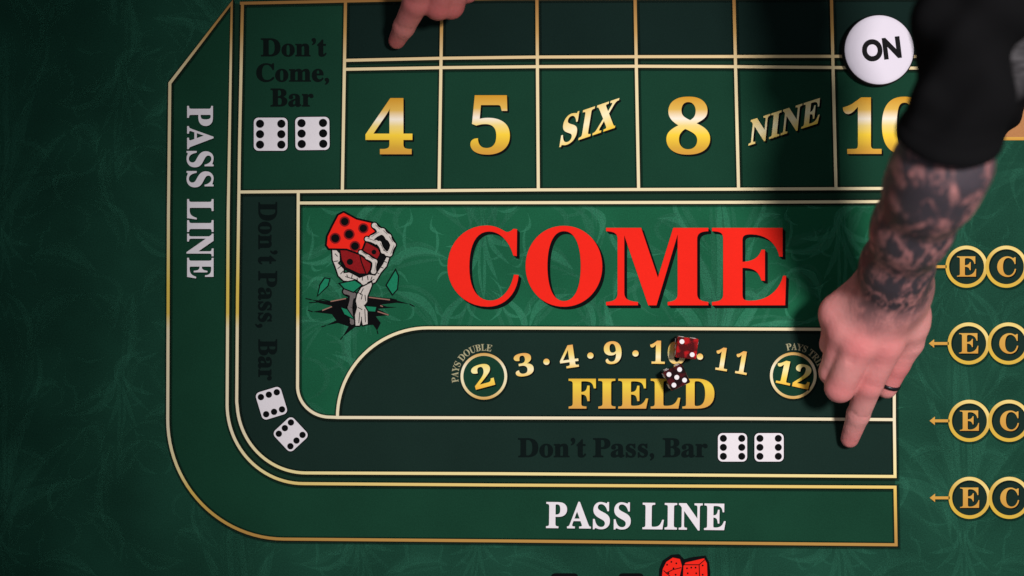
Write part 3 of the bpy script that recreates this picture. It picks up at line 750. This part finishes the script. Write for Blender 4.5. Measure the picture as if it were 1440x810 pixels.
def skin_mat(name, base, deep, tattoo=True):
    m, n, l, b = newmat(name)
    tc = n.new('ShaderNodeTexCoord')
    def nz(scale, det=4, dist=0.0):
        q = n.new('ShaderNodeTexNoise'); q.inputs['Scale'].default_value = scale; q.inputs['Detail'].default_value = det; q.inputs['Distortion'].default_value = dist
        l.new(tc.outputs['Object'], q.inputs['Vector']); return q
    def mixc(fac, a, bb):
        q = n.new('ShaderNodeMix'); q.data_type = 'RGBA'
        if hasattr(fac, 'type'): l.new(fac, q.inputs['Factor'])
        else: q.inputs['Factor'].default_value = fac
        for v_, i in ((a, 6), (bb, 7)):
            if hasattr(v_, 'type'): l.new(v_, q.inputs[i])
            else: q.inputs[i].default_value = (*v_, 1)
        return q.outputs[2]
    def rng(v_, a, bb, c=0, d=1):
        q = n.new('ShaderNodeMapRange'); q.inputs['From Min'].default_value = a; q.inputs['From Max'].default_value = bb; q.inputs['To Min'].default_value = c; q.inputs['To Max'].default_value = d
        l.new(v_, q.inputs['Value']); return q.outputs[0]
    at = n.new('ShaderNodeAttribute'); at.attribute_name = 'flush'
    mo = nz(38, 4)
    c1 = mixc(rng(mo.outputs['Fac'], 0.30, 0.90), base, deep)
    ma = n.new('ShaderNodeMath'); ma.operation = 'MULTIPLY'; ma.inputs[1].default_value = 0.8; l.new(at.outputs['Fac'], ma.inputs[0])
    c2 = mixc(ma.outputs[0], c1, (deep[0] * .95, deep[1] * .72, deep[2] * .75))
    out = c2
    if tattoo:
        ai = n.new('ShaderNodeAttribute'); ai.attribute_name = 'ink'
        mp = n.new('ShaderNodeMapping'); mp.inputs['Rotation'].default_value = (0, 0, math.radians(22)); mp.inputs['Scale'].default_value = (2.2, 0.8, 1.0)
        l.new(tc.outputs['Object'], mp.inputs['Vector'])
        n1 = nz(44, 5, 1.0); l.new(mp.outputs[0], n1.inputs['Vector'])
        n3 = nz(105, 4, 1.6); l.new(mp.outputs[0], n3.inputs['Vector'])
        n4 = nz(28, 3, 0.6)
        a1 = rng(n1.outputs['Fac'], 0.40, 0.60); a3 = rng(n3.outputs['Fac'], 0.42, 0.62); a4 = rng(n4.outputs['Fac'], 0.40, 0.62, 0.0, 1.0)
        ml = n.new('ShaderNodeMath'); ml.operation = 'MULTIPLY'; l.new(a1, ml.inputs[0]); ml.inputs[1].default_value = 0.55
        m2 = n.new('ShaderNodeMath'); m2.operation = 'MULTIPLY_ADD'; l.new(a3, m2.inputs[0]); m2.inputs[1].default_value = 0.30; l.new(ml.outputs[0], m2.inputs[2])
        m3 = n.new('ShaderNodeMath'); m3.operation = 'MULTIPLY_ADD'; l.new(a4, m3.inputs[0]); m3.inputs[1].default_value = 0.25; l.new(m2.outputs[0], m3.inputs[2])
        m4 = n.new('ShaderNodeMath'); m4.operation = 'ADD'; l.new(m3.outputs[0], m4.inputs[0]); m4.inputs[1].default_value = 0.36; m4.use_clamp = True
        m5 = n.new('ShaderNodeMath'); m5.operation = 'MULTIPLY'; l.new(m4.outputs[0], m5.inputs[0]); l.new(ai.outputs['Fac'], m5.inputs[1])
        out = mixc(m5.outputs[0], c2, (0.052, 0.042, 0.052))
    l.new(out, b.inputs['Base Color'])
    b.inputs['Roughness'].default_value = 0.5; b.inputs['Specular IOR Level'].default_value = 0.35
    b.inputs['Subsurface Weight'].default_value = 0.12; b.inputs['Subsurface Radius'].default_value = (1, .3, .2); b.inputs['Subsurface Scale'].default_value = 0.003
    h1 = nz(420, 3); h2 = nz(120, 3)
    ad = n.new('ShaderNodeMath'); ad.operation = 'MULTIPLY_ADD'; l.new(h2.outputs['Fac'], ad.inputs[0]); ad.inputs[1].default_value = 2.0; l.new(h1.outputs['Fac'], ad.inputs[2])
    bp = n.new('ShaderNodeBump'); bp.inputs['Strength'].default_value = 0.35; bp.inputs['Distance'].default_value = 0.0008
    l.new(ad.outputs[0], bp.inputs['Height']); l.new(bp.outputs[0], b.inputs['Normal'])
    return m

def mm(px, z): return px * S * (H - z) / H
def build_arm(parent, name, fingers, palm, arm, mat, ink=None, flush_pts=(), tendons=(), step=0.0013, grooves=()):
    A_ = lambda q: np.array(W(*q))
    segs = []; FN = []
    for ch in fingers:
        pts = [A_(c[:3]) for c in ch]; rs = [c[3] for c in ch]; FN.append((pts, rs)); segs += pts
    PN = [(A_(a[:3]), A_(b[:3]), a[3], b[3]) for a, b in palm]
    AN = [(A_(a[:3]), a[3]) for a in arm]
    allp = np.array(segs + [p for q in PN for p in q[:2]] + [p for p, r in AN])
    lo = allp.min(0) - 0.06; hi = allp.max(0) + 0.06
    lo[2] = max(lo[2], -0.004)
    TN = [(A_(a), A_(b), r) for a, b, r in tendons]; GR = [(A_(a), A_(b), r, dp_) for a, b, r, dp_ in grooves]
    def F(P):
        d = None
        for (a, b, ra, rb) in PN:
            q = cone_d(P, a, b, ra, rb); d = q if d is None else smin(d, q, 0.012)
        for (p0, r0), (p1, r1) in zip(AN, AN[1:]):
            d = smin(d, cone_d(P, p0, p1, r0, r1), 0.016)
        fd = None
        for pts, rs in FN:
            c = None
            for i in range(len(pts) - 1):
                q = cone_d(P, pts[i], pts[i + 1], rs[i], rs[i + 1]); c = q if c is None else smin(c, q, 0.003)
            fd = c if fd is None else smin(fd, c, 0.0022)
        d = smin(d, fd, 0.008)
        for a, b, r in TN:
            d = smin(d, cone_d(P, a, b, r, r * .8), 0.006)
        for a, b, r, dp_ in GR:
            g = cone_d(P, a, b, r, r)
            d = d + dp_ * np.exp(-np.clip(g + r, 0, 1) ** 2 / (2 * (r * .8) ** 2))
        return d
    V, Q = surface_nets(F, lo, hi, step)
    me = bpy.data.meshes.new(name); me.from_pydata(V.tolist(), [], Q.tolist()); me.update()
    fl_ = np.zeros(len(V))
    for c, r in flush_pts:
        fl_ = np.maximum(fl_, np.exp(-((V - A_(c)) ** 2).sum(1) / (2 * r * r)))
    at = me.attributes.new('flush', 'FLOAT', 'POINT'); at.data.foreach_set('value', fl_.astype(np.float32))
    if ink:
        p0, p1, wdt = A_(ink[0]), A_(ink[1]), ink[2]
        ax = (p1 - p0); L = np.linalg.norm(ax); t = ((V - p0) @ ax) / L
        jit = np.array([mnoise.noise(Vector(v) * 45) for v in V]) * 0.010
        iv = np.clip((t + jit) / wdt + .5, 0, 1)
    else: iv = np.zeros(len(V))
    at = me.attributes.new('ink', 'FLOAT', 'POINT'); at.data.foreach_set('value', iv.astype(np.float32))
    # light relaxation
    o = link(name, me, mat, parent, True)
    import bmesh
    bm = bmesh.new(); bm.from_mesh(me)
    for _ in range(2): bmesh.ops.smooth_vert(bm, verts=bm.verts, factor=0.5, use_axis_x=True, use_axis_y=True, use_axis_z=True)
    bm.to_mesh(me); bm.free()
    return o

M['skin'] = skin_mat('pink_tattooed_skin', (0.74, 0.32, 0.295), (0.66, 0.235, 0.225))
M['skin2'] = skin_mat('shaded_ruddy_skin', (0.46, 0.165, 0.145), (0.40, 0.105, 0.10), False)  # redder skin, also darkened: the dimmer light on this hand is in the colour

p1 = empty('person', W(1262, 385, 0.0)); p1.location = (0, 0, 0)
setp(p1, 'tattooed forearm in a black sleeve, bare hand pointing a finger at the lower gold line', 'person')
fingers = [
    [(1243, 488, .070, .0150), (1222, 541, .053, .0112), (1207, 583, .029, .0096), (1195, 617, .0100, .0078)],        # index
    [(1206, 488, .072, .0150), (1181, 545, .050, .0122), (1195, 520, .024, .0095), (1212, 490, .022, .0085)],         # middle
    [(1188, 470, .066, .0140), (1171, 523, .042, .0112), (1190, 500, .018, .0090), (1206, 475, .018, .0080)],         # ring
    [(1178, 446, .058, .0125), (1170, 484, .036, .0100), (1186, 478, .016, .0085), (1200, 462, .016, .0075)],         # little
    [(1279, 444, .060, .0160), (1276, 480, .048, .0135), (1261, 512, .036, .0110), (1247, 546, .025, .0088)],         # thumb
]
palm = [((1262, 398, .088, .0245), (1236, 470, .072, .0190)), ((1256, 398, .086, .0240), (1204, 468, .070, .0180)), ((1250, 400, .080, .0230), (1182, 440, .060, .0175)),
        ((1268, 402, .084, .0225), (1273, 452, .060, .0190)), ((1240, 430, .055, .0250), (1220, 460, .048, .0230))]
arm = [(1252, 415, .092, .0245), (1261, 375, .118, .0252), (1283, 320, .168, .0272), (1311, 262, .215, .0305), (1328, 225, .238, .0305), (1340, 185, .252, .0250)]
b1 = build_arm(p1, 'body', fingers, palm, arm, M['skin'], ink=((1262, 386, .088), (1311, 262, .215), .04),
    flush_pts=[((1222, 541, .060), .010), ((1195, 617, .012), .010), ((1243, 488, .08), .012), ((1181, 548, .055), .012), ((1206, 488, .085), .012), ((1268, 530, .04), .014), ((1175, 470, .06), .014)],
    tendons=[((1256, 420, .1065), (1243, 482, .083), .0030), ((1246, 425, .104), (1208, 482, .084), .0030)],
    grooves=[((1210, 541, .066), (1234, 545, .066), .0016, .0006), ((1211, 536, .068), (1235, 540, .068), .0013, .0004), ((1196, 580, .040), (1218, 586, .040), .0013, .0005),
             ((1240, 440, .098), (1196, 508, .080), .0035, .0017)])

# dark ring round the thumb
rc = W(1250.5, 539, .0280); rd = (W(1247, 546, .025) - W(1261, 512, .036)).normalized()
ra = rd.cross(Vector((0, 0, 1))).normalized(); rb = ra.cross(rd)
v = []; f = []
for i in range(40):
    a = 2 * math.pi * i / 40; q = ra * math.cos(a) + rb * math.sin(a)
    for h_, e_ in ((-.0016, 0), (-.0013, .0012), (.0013, .0012), (.0016, 0), (0, -.0006)): v.append(rc + q * (.0091 + e_ * .7) + rd * h_)
    for k in range(5): f.append((i * 5 + k, i * 5 + (k + 1) % 5, ((i + 1) % 40) * 5 + (k + 1) % 5, ((i + 1) % 40) * 5 + k))
m_, n_, l_, b_ = newmat('dark_metal'); b_.inputs['Base Color'].default_value = (.03, .03, .035, 1); b_.inputs['Metallic'].default_value = .8; b_.inputs['Roughness'].default_value = .35
me = bpy.data.meshes.new('finger_ring'); me.from_pydata(v, [], f); me.update(); link('finger_ring', me, m_, b1, True)

# loose sleeve: tube round the arm and the slack cloth that hangs beside it, cut off at the cuff
def sleeve(name, parent, tube, cuff, mat, step=0.0022):
    T = [(np.array(W(*p[:3])), p[3]) for p in tube]
    allp = np.array([p for p, q in T]); lo = allp.min(0) - .075; hi = allp.max(0) + .075
    lo[2] = max(lo[2], -0.002)
    c0 = np.array(W(*cuff)) if cuff else None; d = T[1][0] - T[0][0]; d /= np.linalg.norm(d); d = d + np.array((0, 0, .12)); d /= np.linalg.norm(d)
    def F(P):
        a = None
        for L in (T,):
            for (p0, r0), (p1, r1) in zip(L, L[1:]):
                q = cone_d(P, p0, p1, r0, r1); a = q if a is None else smin(a, q, .012)
        x, y, z = P[..., 0], P[..., 1], P[..., 2]
        f = np.sin(x * 95 + y * 60 + 2.2 * np.sin(y * 38 + z * 20)) * .0026 + np.sin(x * 50 - y * 120 + z * 70 + 1.7 * np.sin(x * 44)) * .0026 + np.sin(y * 210 + x * 60 + 2 * np.sin(x * 90)) * .0007
        pl = (P - c0) @ d if cuff else np.full(P.shape[:-1], 9.0)
        hem = -0.0012 * np.exp(-((pl - .006) / .004) ** 2) + 0.0010 * np.exp(-((pl - .0125) / .0014) ** 2)
        a = a + f * np.clip(pl / .03, .15, 1) + hem
        return -smin(-a, pl, .003) if cuff else a
    V, Q = surface_nets(F, lo, hi, step)
    me = bpy.data.meshes.new(name); me.from_pydata(V.tolist(), [], Q.tolist()); me.update()
    o = link(name, me, mat, parent, True)
    import bmesh
    bm = bmesh.new(); bm.from_mesh(me)
    for _ in range(2): bmesh.ops.smooth_vert(bm, verts=bm.verts, factor=0.5, use_axis_x=True, use_axis_y=True, use_axis_z=True)
    bm.to_mesh(me); bm.free()
    return o
m_, n_, l_, b_ = newmat('black_jersey')
tc = n_.new('ShaderNodeTexCoord')
nz_ = n_.new('ShaderNodeTexNoise'); nz_.inputs['Scale'].default_value = 1200; l_.new(tc.outputs['Object'], nz_.inputs['Vector'])
bp_ = n_.new('ShaderNodeBump'); bp_.inputs['Strength'].default_value = .3; bp_.inputs['Distance'].default_value = .0005; l_.new(nz_.outputs['Fac'], bp_.inputs['Height']); l_.new(bp_.outputs[0], b_.inputs['Normal'])
# worn grey print on the outer side of the sleeve
wv = n_.new('ShaderNodeTexNoise'); wv.inputs['Scale'].default_value = 26; wv.inputs['Detail'].default_value = 3; wv.inputs['Distortion'].default_value = .6
mp_ = n_.new('ShaderNodeMapping'); mp_.inputs['Rotation'].default_value = (0, 0, math.radians(-35)); mp_.inputs['Scale'].default_value = (.7, 2.0, 1); l_.new(tc.outputs['Object'], mp_.inputs['Vector']); l_.new(mp_.outputs[0], wv.inputs['Vector'])
r1 = n_.new('ShaderNodeMapRange'); r1.inputs['From Min'].default_value = .38; r1.inputs['From Max'].default_value = .62; l_.new(wv.outputs['Fac'], r1.inputs['Value'])
pc = W(1446, 78, .085)
vm = n_.new('ShaderNodeVectorMath'); vm.operation = 'DISTANCE'; l_.new(tc.outputs['Object'], vm.inputs[0]); vm.inputs[1].default_value = pc
r2 = n_.new('ShaderNodeMapRange'); r2.inputs['From Min'].default_value = .040; r2.inputs['From Max'].default_value = .018; l_.new(vm.outputs['Value'], r2.inputs['Value'])
mu = n_.new('ShaderNodeMath'); mu.operation = 'MULTIPLY'; l_.new(r1.outputs[0], mu.inputs[0]); l_.new(r2.outputs[0], mu.inputs[1])
mxx = n_.new('ShaderNodeMix'); mxx.data_type = 'RGBA'; l_.new(mu.outputs[0], mxx.inputs['Factor']); mxx.inputs[6].default_value = (.0045, .0045, .005, 1); mxx.inputs[7].default_value = (.10, .095, .10, 1)
l_.new(mxx.outputs[2], b_.inputs['Base Color'])
b_.inputs['Roughness'].default_value = .95; b_.inputs['Specular IOR Level'].default_value = .05
M['jersey'] = m_
sleeve('sleeve', b1, [(1318, 262, .232, .0335), (1331, 205, .250, .0335), (1352, 120, .268, .0325), (1364, 20, .285, .0330), (1372, -120, .31, .036)], (1338, 196, .252), M['jersey'])
sleeve('shirt_hem', b1, [(1384, 180, .040, .0235), (1396, 130, .044, .0285), (1424, 60, .052, .038), (1440, -40, .056, .042), (1450, -150, .065, .045)], None, M['jersey'], .0026)

# second hand, reaching in from the top edge
p2 = empty('person'); setp(p2, 'bare ruddy hand, shade put into its skin colour, reaching in from the top edge, finger pointing into the box above 4', 'person')
fingers2 = [
    [(598, -44, .068, .0140), (585, 4, .046, .0112), (568, 38, .024, .0092), (558, 57, .0100, .0074)],
    [(628, -48, .070, .0145), (616, 8, .044, .0118), (622, -22, .022, .0092), (632, -44, .020, .0080)],
    [(652, -50, .066, .0135), (634, 8, .038, .0110), (642, -20, .018, .0088), (650, -44, .018, .0078)],
    [(672, -58, .058, .0120), (656, -12, .034, .0095), (660, -34, .018, .0080), (668, -50, .018, .0070)],
    [(592, -92, .058, .0160), (582, -62, .044, .0130), (590, -36, .034, .0105), (602, -22, .030, .0090)],
]
palm2 = [((640, -130, .084, .0240), (604, -62, .070, .0185)), ((646, -130, .084, .0240), (632, -66, .070, .0185)), ((652, -130, .080, .0230), (660, -70, .062, .0175)), ((634, -126, .076, .0220), (600, -90, .060, .0180)), ((642, -100, .055, .024), (632, -80, .048, .022))]
arm2 = [(645, -122, .084, .0250), (655, -160, .088, .0255), (680, -240, .105, .0290), (715, -340, .130, .0350)]
b2 = build_arm(p2, 'body', fingers2, palm2, arm2, M['skin2'],
    flush_pts=[((585, 4, .05), .009), ((558, 57, .012), .009), ((616, 14, .048), .012), ((636, 14, .04), .012)],
    grooves=[((570, 2, .058), (600, 6, .058), .0015, .0006), ((570, -3, .06), (600, 1, .06), .0012, .0004), ((555, 35, .034), (582, 42, .034), .0012, .0005), ((568, 20, .044), (592, 24, .044), .0011, .0003)], step=.0014)
